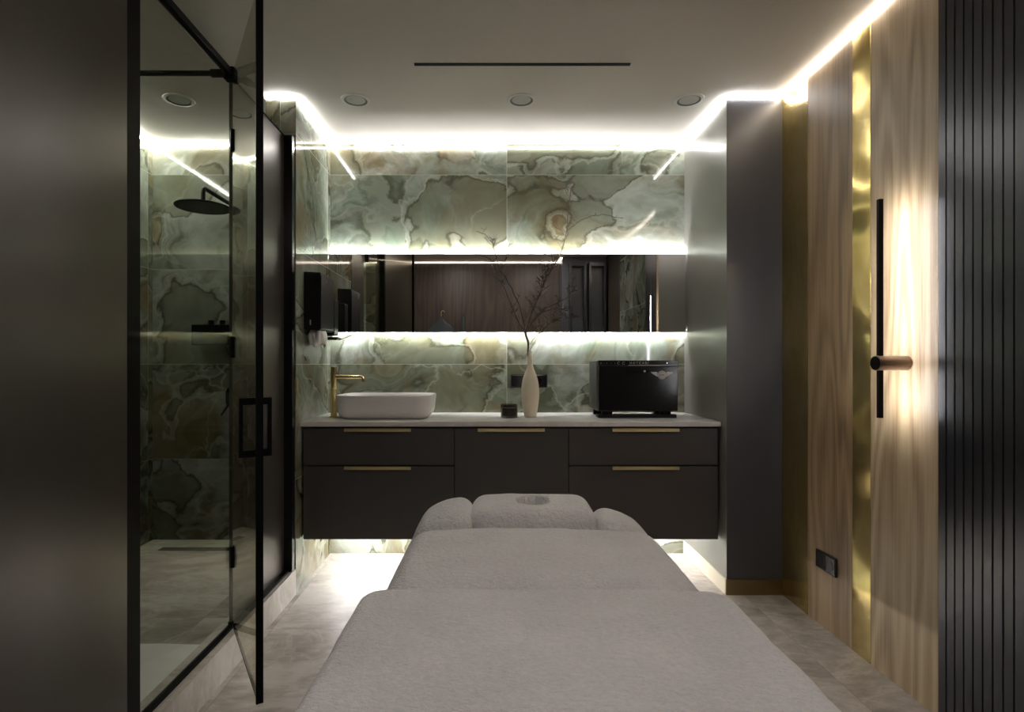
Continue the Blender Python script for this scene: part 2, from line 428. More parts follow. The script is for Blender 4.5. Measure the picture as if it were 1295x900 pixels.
strip('warm light strip above the rear wood wall, seen in the mirror', M['rear'], XL, 1.0, YR+.001, YR+.007, CZ-.015, CZ-.009)
strip('warm light strip on the short return beside the rear black panels', M['rear'], .993, .999, YR+.015, -.3, CZ-.015, CZ-.009)

# ------------------------------------------------------------------ ceiling fittings
tag(obj('linear_air_slot', bx(-.36, .685, 2.668, 2.688, CZ-.004, CZ+.001), M['black']), 'long thin black slot diffuser in the ceiling', 'air vent')
def downlight(x, y, lab, lens=None, grp=None):
    t = thing('downlight', lab, 'downlight', (x, y, CZ-.006), grp)
    obj('trim_ring', lathe(B(), x, y, [(.064, .0055), (.064, 0), (.078, .002), (.080, .0055)], 48, z0=CZ-.006, caps=False), M['white'], t, smooth=True)
    obj('reflector', lathe(B(), x, y, [(.063, .0), (.052, .004)], 48, z0=CZ-.006, caps=False), M['refl'], t, smooth=True)
    obj('lens', lathe(B(), x, y, [(.0515, 0), (.0515, .0015)], 40, z0=CZ-.0025), lens or M['lens'], t)
G = 'unlit round ceiling downlights'
downlight(-.73, 3.04, 'round unlit ceiling downlight above the washbasin side, leftmost of the row of three', None, G)
downlight(.18, 3.04, 'round unlit ceiling downlight in the middle of the row of three', None, G)
downlight(1.10, 3.04, 'round unlit ceiling downlight nearest the grey column', None, G)
downlight(-1.70, 3.04, 'round unlit ceiling downlight inside the glass shower', None, G)
for x in (-.45, .65):  # fill lamps added out of view to lift the table's brightness
    downlight(x, .05, 'added fill light in downlight form, out of view over the foot of the massage table, ' + ('shower side' if x < 0 else 'wood wall side'), M['table_fill'], 'added fill lights out of view')

# ------------------------------------------------------------------ mirror with halo strips
t = thing('wall_mirror', 'wide frameless mirror between two glowing strips on the onyx wall', 'mirror', ((XL+NX)/2, 3.61, 1.456))
obj('backing_box', bx(XL+.004, NX-.004, 3.612, 3.6495, 1.49, 1.93), M['black'], t)
obj('mirror_glass', bx(XL+.002, NX-.002, 3.604, 3.611, 1.456, 1.965), M['mirror'], t)
obj('light_strip', bx(XL+.004, NX-.004, 3.6125, 3.6185, 1.947, 1.953), M['mtop'], t)
obj('light_strip', bx(XL+.004, NX-.004, 3.6125, 3.6185, 1.468, 1.474), M['mled'], t)

# ------------------------------------------------------------------ floating vanity
VF = 3.08; vx0, vx1 = XL+.012, NX-.012; vz0, vz1 = .272, .903
t = thing('vanity_cabinet', 'long floating graphite vanity cabinet with brass edge handles', 'cabinet', ((vx0+vx1)/2, 3.36, vz0))
obj('carcass', bx(vx0+.004, vx1-.004, VF+.020, YB-.001, vz0+.002, vz1-.02), M['vanity_body'], t)
x1, x2 = -.190, .445
def front(a, b, z0, z1, h=True, name='drawer'):
    f = obj(name, bx(a+.002, b-.002, VF, VF+.019, z0+.002, z1-.002), M['vanity'], t, bevel=.0012)
    if h:
        cx = {0: -.615, 1: .125, 2: .870}[0 if a < -.3 else 1 if a < .3 else 2]
        bm = B(); box(bm, cx-.185, cx+.185, VF-.020, VF+.0, z1-.0035, z1-.001); box(bm, cx-.185, cx+.185, VF-.022, VF-.0195, z1-.018, z1-.001)
        obj('handle', bm, M['brass_m'], f, bevel=.0006)
for a, b in ((vx0, x1), (x2, vx1)):
    front(a, b, .685, .893); front(a, b, vz0, .682)
front(x1, x2, vz0, .893, name='door')
tag(obj('light_strip_under_cabinet', bx(vx0+.03, vx1-.03, YB-.13, YB-.11, vz0-.010, vz0+.001), M['uled']), 'hidden light strip glowing under the floating vanity cabinet', 'light strip')
tag(obj('worktop', bx(XL+.001, NX-.001, 3.065, YB-.001, vz1, .930), M['quartz'], bevel=.0015), 'pale quartz worktop slab on the floating vanity cabinet', 'worktop')
WZ = .930

# basin
def basin():
    t = thing('vessel_basin', 'white rounded-rectangle vessel washbasin on the worktop', 'washbasin', (-.614, 3.355, WZ))
    bm = B(); cx, cy = -.612, 3.352; hx, hy = .278, .185; H = .137
    prof = []   # (inset, z, radius-scale)
    for k in range(9):
        a = PI/2*k/8; prof.append((.052*(1-math.sin(a)), .0 + .060*(1-math.cos(a))))
    prof += [(-.004, .100), (-.008, H-.004), (-.006, H), (.000, H), (.002, H-.004)]
    for k in range(8):
        a = PI/2*k/7; prof.append((.008+.060*(1-math.cos(a)), H-.03-.075*math.sin(a)))
    rings = []
    for ins, z in prof:
        pl = rrect(cx-hx+ins, cx+hx-ins, cy-hy+ins, cy+hy-ins, max(.02, .095-ins*.9), 8)
        rings.append([bm.verts.new((p[0], p[1], WZ+z)) for p in pl])
    n = len(rings[0])
    for r0, r1 in zip(rings, rings[1:]):
        for k in range(n): bm.faces.new((r0[k], r0[(k+1)%n], r1[(k+1)%n], r1[k]))
    bm.faces.new(rings[0]); bm.faces.new(rings[-1])
    obj('bowl', bm, M['ceramic'], t, smooth=True, ang=60)
    obj('drain_plug', lathe(B(), cx, cy, [(.03, 0), (.03, .004), (.02, .007)], 32, z0=WZ+.032), M['brass'], t, smooth=True)
basin()

# tap
def tap():
    x, y = -.932, 3.33
    t = thing('basin_tap', 'tall brass column tap beside the white washbasin', 'tap', (x, y, WZ))
    obj('body', lathe(B(), x, y, [(.0255, 0), (.0255, .004), (.0205, .006), (.0185, .012), (.0185, .165), (.0178, .167), (.0178, .170), (.0185, .172), (.0185, .300), (.0165, .303)], 40, z0=WZ), M['brass'], t, smooth=True, ang=30)
    z = WZ+.242
    pts = [(x+.012, y, z), (x+.16, y, z)] + [(x+.16+.018*math.sin(a), y, z-.018*(1-math.cos(a))) for a in [PI/2*k/5 for k in range(1, 6)]] + [(x+.178, y, z-.028)]
    obj('spout', tube(B(), pts, [.0125]+[.0105]*(len(pts)-1), 20), M['brass'], t, smooth=True)
    bm = B(); tube(bm, [(x+.006, y-.010, WZ+.150), (x+.014, y-.020, WZ+.100)], [.0028, .006], 12)
    obj('lever', bm, M['brass'], t, smooth=True)
tap()

# candle
t = thing('scented_candle', 'small smoked glass candle jar beside the vase', 'candle', (.122, 3.30, WZ))
cx, cy = .122, 3.30
obj('jar', lathe(B(), cx, cy, [(.047, 0), (.051, .004), (.051, .080), (.048, .0805), (.048, .010), (.0, .010)], 40, z0=WZ), M['smoke'], t, smooth=True)
obj('wax', lathe(B(), cx, cy, [(.0475, .0105), (.0475, .058), (.03, .056), (0, .056)], 40, z0=WZ), M['wax'], t, smooth=True)
obj('wick', tube(B(), [(cx, cy, WZ+.056), (cx+.002, cy, WZ+.068)], .0012, 6), M['black'], t)
# vase
t = thing('bottle_vase', 'cream bottle vase with a long thin neck, in front of the black sockets', 'vase', (.25, 3.33, WZ))
prof = [(.030, 0), (.036, .004), (.0455, .05), (.0535, .11), (.0545, .15), (.051, .20), (.041, .245), (.026, .28), (.0165, .305), (.0135, .33), (.0125, .36), (.0122, .392), (.0105, .396), (.0090, .392), (.0090, .30), (0, .29)]
fine = []
for i in range(len(prof)-1):
    for k in range(4):
        f = k/4; fine.append((prof[i][0]*(1-f)+prof[i+1][0]*f, prof[i][1]*(1-f)+prof[i+1][1]*f))
sm = [prof[0]] + [((fine[i-2][0]+fine[i-1][0]+fine[i][0]+fine[i+1][0]+fine[i+2][0])/5, fine[i][1]) if 6 < i < 44 else fine[i] for i in range(1, len(fine)-2)] + [prof[-1]]
obj('body', lathe(B(), .25, 3.33, sm, 48, z0=WZ), M['vase'], t, smooth=True, ang=50)

# branches in the vase
def branches():
    bm = B(); rnd = random.Random(5)
    def P(px, py, y): return Vector(((px-618)*y/700, y, 1.25+(460-py)*y/700))
    def stem(pp, y0, y1, r0, r1, tw, lmax=.16):
        r0 *= 1.3; r1 = max(r1*2.4, .0019)
        n = len(pp); pts = []
        for i, (a, b) in enumerate(pp):
            pts.append(P(a, b, y0+(y1-y0)*i/(n-1)))
        out = []
        for i in range(n-1):
            for k in range(3):
                p = pts[i].lerp(pts[i+1], k/3)
                if i+k: p = p + Vector((rnd.uniform(-1,1), rnd.uniform(-1,1), rnd.uniform(-1,1)))*.003
                out.append(p)
        out.append(pts[-1]); m = len(out)
        rr = [r0+(r1-r0)*i/(m-1) for i in range(m)]
        tube(bm, out, rr, 7)
        for _ in range(int(tw*1.6)):
            i = rnd.randint(m//4, m-2); base = out[i]; d = (out[i+1]-out[i]).normalized()
            twig(base, d, rnd.uniform(.35, 1)*lmax, rr[i]*.6, 2)
    def twig(b, d, L, r, depth):
        side = Vector((rnd.choice((-1, 1))*rnd.uniform(.5, 1.1), rnd.uniform(-.5, .35), rnd.uniform(-.3, .5)))
        dd = (d*.7+side).normalized(); pts = [b]; n = 4
        for k in range(n):
            dd = (dd+Vector((rnd.uniform(-.3,.3), rnd.uniform(-.2,.2), rnd.uniform(-.15,.35)))).normalized()
            q = pts[-1]+dd*L/n
            if q.y > 3.58: q.y = 3.58
            pts.append(q)
        r = max(r*1.1, .0016); L *= 1.2
        tube(bm, pts, [r, r*.85, r*.7, r*.6, r*.45], 6)
        if depth > 0:
            for _ in range(rnd.choice((1, 2, 2))):
                twig(pts[rnd.randint(1, 3)], dd, L*rnd.uniform(.3, .6), r*.7, depth-1)
    stem([(669, 470), (668, 443), (668, 432), (664, 419)], 3.33, 3.33, .0036, .0032, 0)
    stem([(669, 434), (664, 420), (678, 380), (694, 348), (705, 328), (713, 309), (718, 280), (719, 260), (723, 235)], 3.33, 3.42, .003, .0009, 9, .11)
    stem([(715, 293), (722, 288), (735, 278), (748, 273), (762, 271), (788, 276)], 3.40, 3.45, .0016, .0007, 3, .05)
    stem([(664, 420), (660, 395), (650, 370), (640, 352), (632, 340), (627, 322), (622, 306), (613, 296), (602, 292)], 3.33, 3.25, .0027, .0009, 6, .09)
    stem([(664, 420), (657, 410), (648, 388), (638, 366), (630, 352), (620, 345)], 3.33, 3.40, .0022, .0008, 4, .07)
    stem([(664, 420), (672, 398), (683, 372), (690, 350), (693, 334)], 3.33, 3.22, .0024, .0008, 6, .09)
    stem([(632, 340), (640, 328), (641, 316), (645, 308)], 3.27, 3.25, .0014, .0007, 2, .04)
    stem([(669, 436), (676, 427), (684, 419), (696, 408), (708, 402), (730, 399)], 3.33, 3.24, .0020, .0008, 9, .10)
    stem([(665, 420), (675, 405), (688, 390), (702, 384), (714, 378), (722, 370), (720, 362)], 3.33, 3.20, .0022, .0008, 8, .09)
    stem([(668, 415), (680, 396), (694, 392), (708, 390), (718, 393)], 3.32, 3.36, .0018, .0007, 8, .08)
    o = obj('dry_branches', bm, M['bark'], None, smooth=True)
    tag(o, 'bare dry twiggy branches standing in the cream bottle vase', 'branches')
branches()

# towel warmer
def warmer():
    x0, x1, y0, y1 = .645, 1.121, 3.272, 3.553; z = WZ
    t = thing('towel_warmer', 'black box-shaped hot towel cabinet with winged emblem on the worktop', 'towel warmer', ((x0+x1)/2, (y0+y1)/2, z))
    obj('body', bx(x0, x1, y0+.03, y1, z+.040, z+.340), M['darkside'], t, bevel=.006, seg=3)
    d = obj('door', bx(x0+.004, x1-.002, y0, y0+.029, z+.040, z+.306), M['blackgloss'], t, bevel=.004)
    bm = B(); lathe(bm, 0, 0, [(.0, 0)], 3) if False else None
    hm = B(); prism(hm, rrect(.802, .945, z+.268, z+.284, .0075, 5), 'y', y0-.014, y0-.002)
    obj('handle', hm, M['black'], d, bevel=.002)
    obj('handle_stud', lathe(B(), .918, z+.277, [(.006, 0), (.006, .003)], 20, 'y', y0-.017), M['silver'], d)
    pn = obj('control_panel', bx(x0+.002, x1, y0-.002, y0+.029, z+.310, z+.341), M['blackgloss'], t, bevel=.003)
    obj('metal_lip', bx(x0+.18, x1-.008, y0-.003, y0-.002, z+.3105, z+.3135), M['silver'], pn)
    # panel marks
    for xx, s in ((.652, .003), (.668, .002), (.686, .0035), (.712, .002), (.735, .003), (.752, .002)):
        obj('control_mark', bx(xx+.01, xx+.01+s, y0-.0026, y0-.0020, z+.323, z+.323+s*.9), M['silver'], pn)
    for cx in (.768, .798):
        bm = B()
        for k in range(16):
            a0, a1 = 2*PI*k/20+.5, 2*PI*(k+1)/20+.5
            r0, r1 = .0065, .0082; c = (cx, z+.3245)
            vs = [bm.verts.new((c[0]+r*math.cos(a), y0-.0024, c[1]+r*math.sin(a))) for r, a in ((r0, a0), (r1, a0), (r1, a1), (r0, a1))]
            bm.faces.new(vs)
        obj('dial_mark', bm, M['silver'], pn)
    obj('indicator_light', lathe(B(), 1.054, z+.3250, [(.0028, 0), (.0028, .001)], 16, 'y', y0-.003), M['dot'], pn)
    # lettering
    cu = bpy.data.curves.new('lettering', 'FONT'); cu.body = 'HOTCABI'; cu.size = .0185; cu.align_x = 'CENTER'; cu.align_y = 'CENTER'; cu.extrude = .0002; cu.space_character = 1.55
    tmp = bpy.data.objects.new('lettering', cu); COL.objects.link(tmp)
    dg = bpy.context.evaluated_depsgraph_get(); me = bpy.data.meshes.new_from_object(tmp.evaluated_get(dg)); bpy.data.objects.remove(tmp)
    me.transform(Matrix.Translation((.888, y0-.0024, z+.3250)) @ Matrix.Rotation(PI/2, 4, 'X')); me.materials.append(M['silver'])
    finish('lettering', me, pn)
    # winged emblem
    ex, ez = 1.024, z+.2545; bm = B()
    prism(bm, [(ex-.066, ez+.018), (ex-.030, ez+.018), (ex-.0265, ez+.010), (ex-.0265, ez-.010), (ex-.030, ez-.009), (ex-.063, ez+.012)], 'y', y0-.003, y0-.0015)
    prism(bm, [(ex+.066, ez+.018), (ex+.030, ez+.018), (ex+.0265, ez+.010), (ex+.0265, ez-.010), (ex+.030, ez-.009), (ex+.063, ez+.012)], 'y', y0-.003, y0-.0015)
    lathe(bm, ex, ez, [(.0255, 0), (.0255, .0015)], 40, 'y', y0-.0032)
    em = obj('emblem', bm, M['silver'], d)
    bm = B(); n = 40
    for r0, r1 in ((.0185, .0195),):
        for k in range(n):
            a0, a1 = 2*PI*k/n, 2*PI*(k+1)/n
            bm.faces.new([bm.verts.new((ex+rr*math.cos(a), y0-.0036, ez+rr*math.sin(a))) for rr, a in ((r0,a0),(r1,a0),(r1,a1),(r0,a1))])
    for i, xx in enumerate((-.012, -.007, -.002, .0035, .009)):
        box(bm, ex+xx, ex+xx+.0022, y0-.0037, y0-.0032, ez-.003, ez+.003+(.001 if i % 2 else 0))
    for s in (-1, 1):
        for k in range(4):
            box(bm, ex+s*(.030+k*.006)-.0006, ex+s*(.030+k*.006)+.0006, y0-.0034, y0-.003, ez-.004+k*.003, ez+.009)
    obj('emblem_mark', bm, M['blackside'], em)
    for fx in (x0+.02, x1-.07): obj('rear_foot', bx(fx, fx+.05, y1-.06, y1-.02, z+.0005, z+.0405), M['black'], t, bevel=.003)
    obj('drip_tray', bx(x0+.004, x1-.008, y0+.004, y0+.085, z+.0005, z+.019), M['blackside'], t, bevel=.003)
    for fx in (x0+.03, x1-.10):
        for fy in (y0+.03,):
            obj('foot', bx(fx, fx+.06, fy-.02, fy+.02, z+.019, z+.0405), M['black'], t, bevel=.003)
warmer()

# double sockets
def socket(lab, plane, c, w_, h_):
    t = thing('double_socket', lab, 'socket', c)
    def Q(u, d, v):   # u along wall, d out of wall, v up
        return (c[0]+u, c[1]-d, c[2]+v) if plane == 'back' else (c[0]-d, c[1]-u, c[2]+v)
    def rbox(u0, u1, d0, d1, v0, v1):
        a, b = Q(u0, d0, v0), Q(u1, d1, v1)
        return bx(min(a[0],b[0]), max(a[0],b[0]), min(a[1],b[1]), max(a[1],b[1]), min(a[2],b[2]), max(a[2],b[2]))
    obj('cover_plate', rbox(-w_/2, w_/2, .0005, .008, -h_/2, h_/2), M['blackside'], t, bevel=.002)
    for s in (-1, 1):
        u = s*w_/4
        o = obj('outlet', rbox(u-w_/4+.006, u+w_/4-.006, .0085, .0105, -h_/2+.006, h_/2-.006), M['blackgloss'], t, bevel=.001)
        a = Q(u, .0105, 0)
        if plane == 'back': bm = lathe(B(), a[0], a[2], [(.027, 0), (.027, .0035), (.022, .0035), (.021, .001), (0, .001)], 32, 'y', a[1]-.0035); 
        else: bm = lathe(B(), a[1], a[2], [(.022, 0), (.022, .0025)], 32, 'x', a[0]-.0025)
        obj('round_insert', bm, M['blackgloss' if s < 0 or plane != 'back' else 'black'], o, smooth=True)
        if s > 0 and plane == 'back':
            obj('metal_ring', lathe(B(), a[0], a[2], [(.0285, .003), (.0285, 0), (.0265, 0), (.0265, .003)], 40, 'y', a[1]-.0055, caps=False), M['chrome'], o, smooth=True)
socket('wide black double socket on the onyx wall behind the vase', 'back', (.266, YB, 1.138), .24, .088)
socket('black double socket low on the oak wall panel', 'right', (XR-.001, 2.60, .317), .155, .085)

# ------------------------------------------------------------------ dispensers on the left niche wall
def dispensers():
    y0, y1, z0, z1 = 3.125, 3.385, 1.44, 1.772; xw = XL
    t = thing('paper_towel_dispenser', 'large black paper towel dispenser on the left onyx wall', 'towel dispenser', (xw+.05, (y0+y1)/2, z0))
    bm = B(); prof = [(xw+.001, z0+.006), (xw+.090, z0), (xw+.098, z0+.01), (xw+.100, z1-.03), (xw+.094, z1-.004), (xw+.001, z1)]
    prism(bm, prof, 'y', y0, y1)
    cv = obj('cover', bm, M['blackside'], t, bevel=.004, seg=3)
    obj('badge', lathe(B(), (y0+.10), z1-.045, [(.010, 0), (.010, .0015)], 24, 'x', xw+.1000, sx=1, sy=.55), M['chrome'], cv)
    obj('level_window', bx(xw+.035, xw+.042, y0-.001, y0, z0+.03, z0+.06), M['silver'], cv)
    # paper
    bm = B(); nu, nz = 36, 10; g = []
    for j in range(nz+1):
        f = j/nz; row = []
        for i in range(nu):
            a = 2*PI*i/nu
            k = 1+.16*math.sin(a*5+f*2)+.10*math.sin(a*9-f*3); e = 1-.25*(1-f)+.12*math.sin(f*4)
            row.append(bm.verts.new((xw+.054+.042*math.cos(a)*k*e, y0+.095+.070*math.sin(a)*k*e, z0+.010-.095*f-.008*math.sin(a*3))))
        g.append(row)
    for j in range(nz):
        for i in range(nu): bm.faces.new((g[j][i], g[j][(i+1)%nu], g[j+1][(i+1)%nu], g[j+1][i]))
    p = obj('paper_towel', bm, M['paper'], t, smooth=True)
    so = p.modifiers.new('s', 'SOLIDIFY'); so.thickness = .0012
    # elbow soap dispenser
    a0, a1, zb, zt = 3.44, 3.525, 1.40, 1.655
    t = thing('soap_dispenser', 'slim black elbow-lever soap dispenser on the onyx wall next to the mirror', 'soap dispenser', (xw+.05, (a0+a1)/2, zb))
    bm = B(); prism(bm, [(xw+.001, zb+.02), (xw+.082, zb+.03), (xw+.088, zb+.045), (xw+.088, zt-.008), (xw+.080, zt), (xw+.001, zt)], 'y', a0, a1)
    obj('housing', bm, M['blackside'], t, bevel=.004, seg=3)
    obj('drip_tray', bx(xw+.001, xw+.105, a0-.004, a1+.004, zb+.002, zb+.017), M['black'], t, bevel=.002)
    obj('nozzle', lathe(B(), xw+.06, (a0+a1)/2, [(.005, 0), (.008, .012), (.008, .02)], 16, z0=zb+.018), M['silver'], t, smooth=True)
    pts = [(xw+.085, a0+.012, zb+.035), (xw+.095, a0+.012, zb+.0), (xw+.20, a0+.016, zb+.038)]
    pts2 = [(xw+.20, a0+.016, zb+.038), (xw+.207, a0+.026, zb+.041), (xw+.207, a1-.026, zb+.041), (xw+.20, a1-.016, zb+.038), (xw+.095, a1-.012, zb+.0), (xw+.085, a1-.012, zb+.035)]
    obj('elbow_lever', tube(B(), pts+pts2[1:], .0026, 10), M['chrome'], t, smooth=True)
dispensers()

# ------------------------------------------------------------------ right wall cladding
def panel(name, lab, cat, y0, y1, mat, x=XR, z0=.0, z1=CZ-.001):
    return tag(obj(name, bx(x, XR+.0195, y0+.0012, y1-.0012, z0, z1), mat, bevel=.0008, seg=1), lab, cat)
panel('brass_wall_panel', 'brushed brass wall strip right next to the grey column', 'wall panel', 2.757, 3.0, M['brass_sheet'])
panel('wood_wall_panel', 'oak veneer wall panel with the low double socket, between the brass strips', 'wall panel', 2.42, 2.757, M['wood_a'])
panel('brass_wall_panel', 'narrower brushed brass wall strip between the two oak panels', 'wall panel', 2.304, 2.42, M['brass_sheet'])
panel('wood_wall_panel', 'wide oak veneer wall panel carrying the linear wall lamp', 'wall panel', 1.956, 2.304, M['wood_b'])
bm = B(); y = 1.955; pitch = .0355
box(bm, XR+.008, XR+.0195, 1.60-.0, 1.955, 0, CZ-.001)
while y-pitch > 1.59:
    pr = [(XR+.010, y), (XR-.001, y), (XR-.002, y-.001), (XR-.002, y-pitch+.0055), (XR-.001, y-pitch+.0045), (XR+.010, y-pitch+.0045)]
    prism(bm, pr, 'z', 0, CZ-.0015); y -= pitch
tag(obj('fluted_wall_panel', bm, M['flute'], smooth=True, ang=20), 'black vertically fluted wall panel beside the wide oak panel', 'wall panel')
panel('onyx_wall_panel', 'green onyx wall panel behind the camera, seen in the right of the mirror', 'wall panel', .50, 1.595, M['onyx_y'])
panel('wood_wall_panel', 'narrow wood wall panel beside the rear black panels, seen in the mirror', 'wall panel', -.29, .50, M['wood_rear'])

# wall lamp
t = thing('wall_lamp', 'slim vertical linear wall lamp on a round bronze arm', 'wall lamp', (XR, 2.104, 1.05))
obj('arm', lathe(B(), 2.104, 1.253, [(.026, 0), (.0285, .002), (.0285, .118), (.027, .1195)], 48, 'x', XR-.120), M['bronze_cap'], t, smooth=True, ang=40)
obj('end_cap', lathe(B(), 2.104, 1.253, [(.026, 0), (.026, .002)], 48, 'x', XR-.1225), M['black'], t)
bm = B(); box(bm, 1.479, 1.4895, 2.0970, 2.1110, 1.045, 1.875)
for a, b in ((2.0970, 2.0982),): box(bm, 1.4895, 1.4955, a, b, 1.045, 1.875)
for a, b in ((1.045, 1.0465), (1.8735, 1.875)): box(bm, 1.4895, 1.4955, 2.0982, 2.1098, a, b)
bar = obj('bar', bm, M['black'], t)
obj('diffuser', bx(1.4898, 1.4950, 2.0984, 2.1108, 1.047, 1.873), M['lamp'], bar)

# ------------------------------------------------------------------ shower glazing
ZG = 2.47
t = thing('shower_screen', 'fixed glass shower screen in a black frame on the stone kerb', 'shower screen', (XL, 1.98, .138))
obj('glass_pane', bx(XL-.045, XL-.037, 1.66, 2.330, .150, ZG-.012), M['glass'], t)
obj('post', bx(XL-.055, XL+.0, 1.601, 1.660, .1385, CZ-.0005), M['black'], t)
obj('bottom_rail', bx(XL-.052, XL-.030, 1.66, 2.335, .1385, .152), M['black'], t)
obj('top_rail', bx(XL-.055, XL-.027, 1.66, 2.335, ZG-.014, ZG+.014), M['black'], t, bevel=.003)
obj('brace_bar', tube(B(), [(SX+.001, 2.325, ZG), (XL-.03, 2.325, ZG)], .011, 16), M['black'], t, smooth=True)
bm = B(); tube(bm, [(XL-.12, 2.325, ZG), (XL-.07, 2.325, ZG)], .017, 16); box(bm, XL-.062, XL-.018, 2.305, 2.345, ZG-.03, ZG+.02)
obj('corner_clamp', bm, M['black'], t, bevel=.002)

hx, hy = XL-.035, 2.338; ex, ey = -.737, 1.782
dv = Vector((ex-hx, ey-hy, 0)); L = dv.length; ang = math.atan2(dv.y, dv.x)
def door():
    t = thing('shower_door', 'glass shower door standing open towards the room, with a black pull handle', 'door', (hx, hy, .152))
    t.rotation_euler.z = ang
    base = Vector((hx, hy, 0))
    def D(name, bm, mat, par, **k):
        bmesh.ops.translate(bm, verts=bm.verts, vec=base); return obj(name, bm, mat, par, **k)
    D('glass_pane', bx(.006, L-.011, -.004, .004, .158, ZG), M['glass_door'], t)
    D('edge_profile', bx(L-.011, L, -.011, .011, .156, ZG), M['black'], t)
    D('bottom_seal', bx(.006, L-.011, -.004, .004, .150, .158), M['blackside'], t)
    for z in (.44, 1.32, 2.19):
        D('hinge', bx(-.004, .022, -.012, .010, z-.045, z+.045), M['black'], t, bevel=.002)
    hb = B()
    for s in (-1, 1):
        x = L-.085; o = .045*s
        box(hb, x-.008, x+.008, o-.006, o+.006, .94, 1.137)
        for z in (.94, 1.114): box(hb, x-.009, x+.009, min(0, o), max(0, o), z, z+.023)
    # handle slightly wider like the photo
    h = D('pull_handle', hb, M['black'], t, bevel=.001)
door()
# fixed satin panel next to it
t = thing('satin_wall_panel', 'grey-brown satin panel in a black frame between the open glass door and the onyx wall', 'wall panel', (XL-.02, 2.66, .138))
obj('panel', bx(XL-.062, XL-.048, 2.36, 2.955, .15, ZG-.005), M['bronze'], t)
bm = B(); box(bm, XL-.066, XL-.004, 2.955, 2.999, .1385, ZG); obj('post', bm, M['blackgloss'], t)
obj('bottom_rail', bx(XL-.066, XL-.020, 2.36, 2.954, .1385, .150), M['black'], t)
obj('top_rail', bx(XL-.066, XL-.044, 2.36, 2.954, ZG-.005, ZG), M['black'], t)

# shower fittings
hx2, hy2, hz2 = -1.676, 3.25, 2.165
t = thing('rain_shower_head', 'round black rain shower head on an angled wall arm', 'shower head', (hx2, hy2, hz2))
obj('head', lathe(B(), hx2, hy2, [(.150, 0), (.1525, .003), (.1525, .008), (.150, .010), (.03, .014), (.016, .03)], 56, z0=hz2), M['black'], t, smooth=True)
bm = B()
for ring in range(1, 8):
    n = ring*7; rr = ring*.019
    for k in range(n):
        a = 2*PI*k/n; x, y = hx2+rr*math.cos(a), hy2+rr*math.sin(a)
        tube(bm, [(x, y, hz2+.001), (x, y, hz2-.003)], [.0028, .0018], 6)
o = obj('nozzles', bm, M['blackside'], t); o['kind'] = 'stuff'
za = 2.285
pts = [(hx2, hy2, hz2+.02), (hx2, hy2, za-.03)]+[(hx2, hy2+.03*(1-math.cos(a)), za-.03+.03*math.sin(a)) for a in [PI/2*k/6 for k in range(1, 7)]]+[(hx2, YB-.001, za)]
obj('arm', tube(B(), pts, .012, 16), M['black'], t, smooth=True)
obj('flange', lathe(B(), hx2, za, [(.030, 0), (.033, .004), (.033, .012)], 32, 'y', YB-.0125), M['black'], t, smooth=True)

t = thing('shower_shelf_valve', 'black box-shaped shower shelf valve with two knobs on the onyx wall', 'shower valve', (-1.74, 3.60, 1.372))
obj('body', bx(-1.905, -1.575, 3.545, YB-.001, 1.372, 1.502), M['black'], t, bevel=.003)
for x in (-1.80, -1.725):
    obj('knob', lathe(B(), x, 3.59, [(.018, 0), (.018, .028), (.016, .030)], 28, z0=1.5025), M['black'], t, smooth=True, ang=40)
t = thing('shower_mixer_lever', 'black oval shower mixer plate with a slanting lever below the shelf valve', 'shower mixer', (-1.68, 3.63, .98))
obj('plate', prism(B(), rrect(-1.722, -1.648, .965, 1.098, .036, 8), 'y', YB-.030, YB-.001), M['black'], t, bevel=.003)
obj('lever', tube(B(), [(-1.69, YB-.035, 1.0), (-1.735, YB-.06, .915)], [.008, .006], 12), M['black'], t, smooth=True)
tag(obj('linear_drain', bx(-2.06, XL-.17, 3.44, 3.50, .0895, .0915), M['black']), 'long black linear floor drain in the shower', 'drain')
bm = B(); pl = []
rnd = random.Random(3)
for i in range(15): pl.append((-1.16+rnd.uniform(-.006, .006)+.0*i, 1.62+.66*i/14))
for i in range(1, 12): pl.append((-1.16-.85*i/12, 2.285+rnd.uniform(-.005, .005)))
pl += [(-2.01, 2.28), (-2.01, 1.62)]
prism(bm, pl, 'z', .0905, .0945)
tag(obj('bath_mat', bm, M['towel']), 'thin pale bath mat spread on the shower floor behind the fixed glass', 'bath mat')

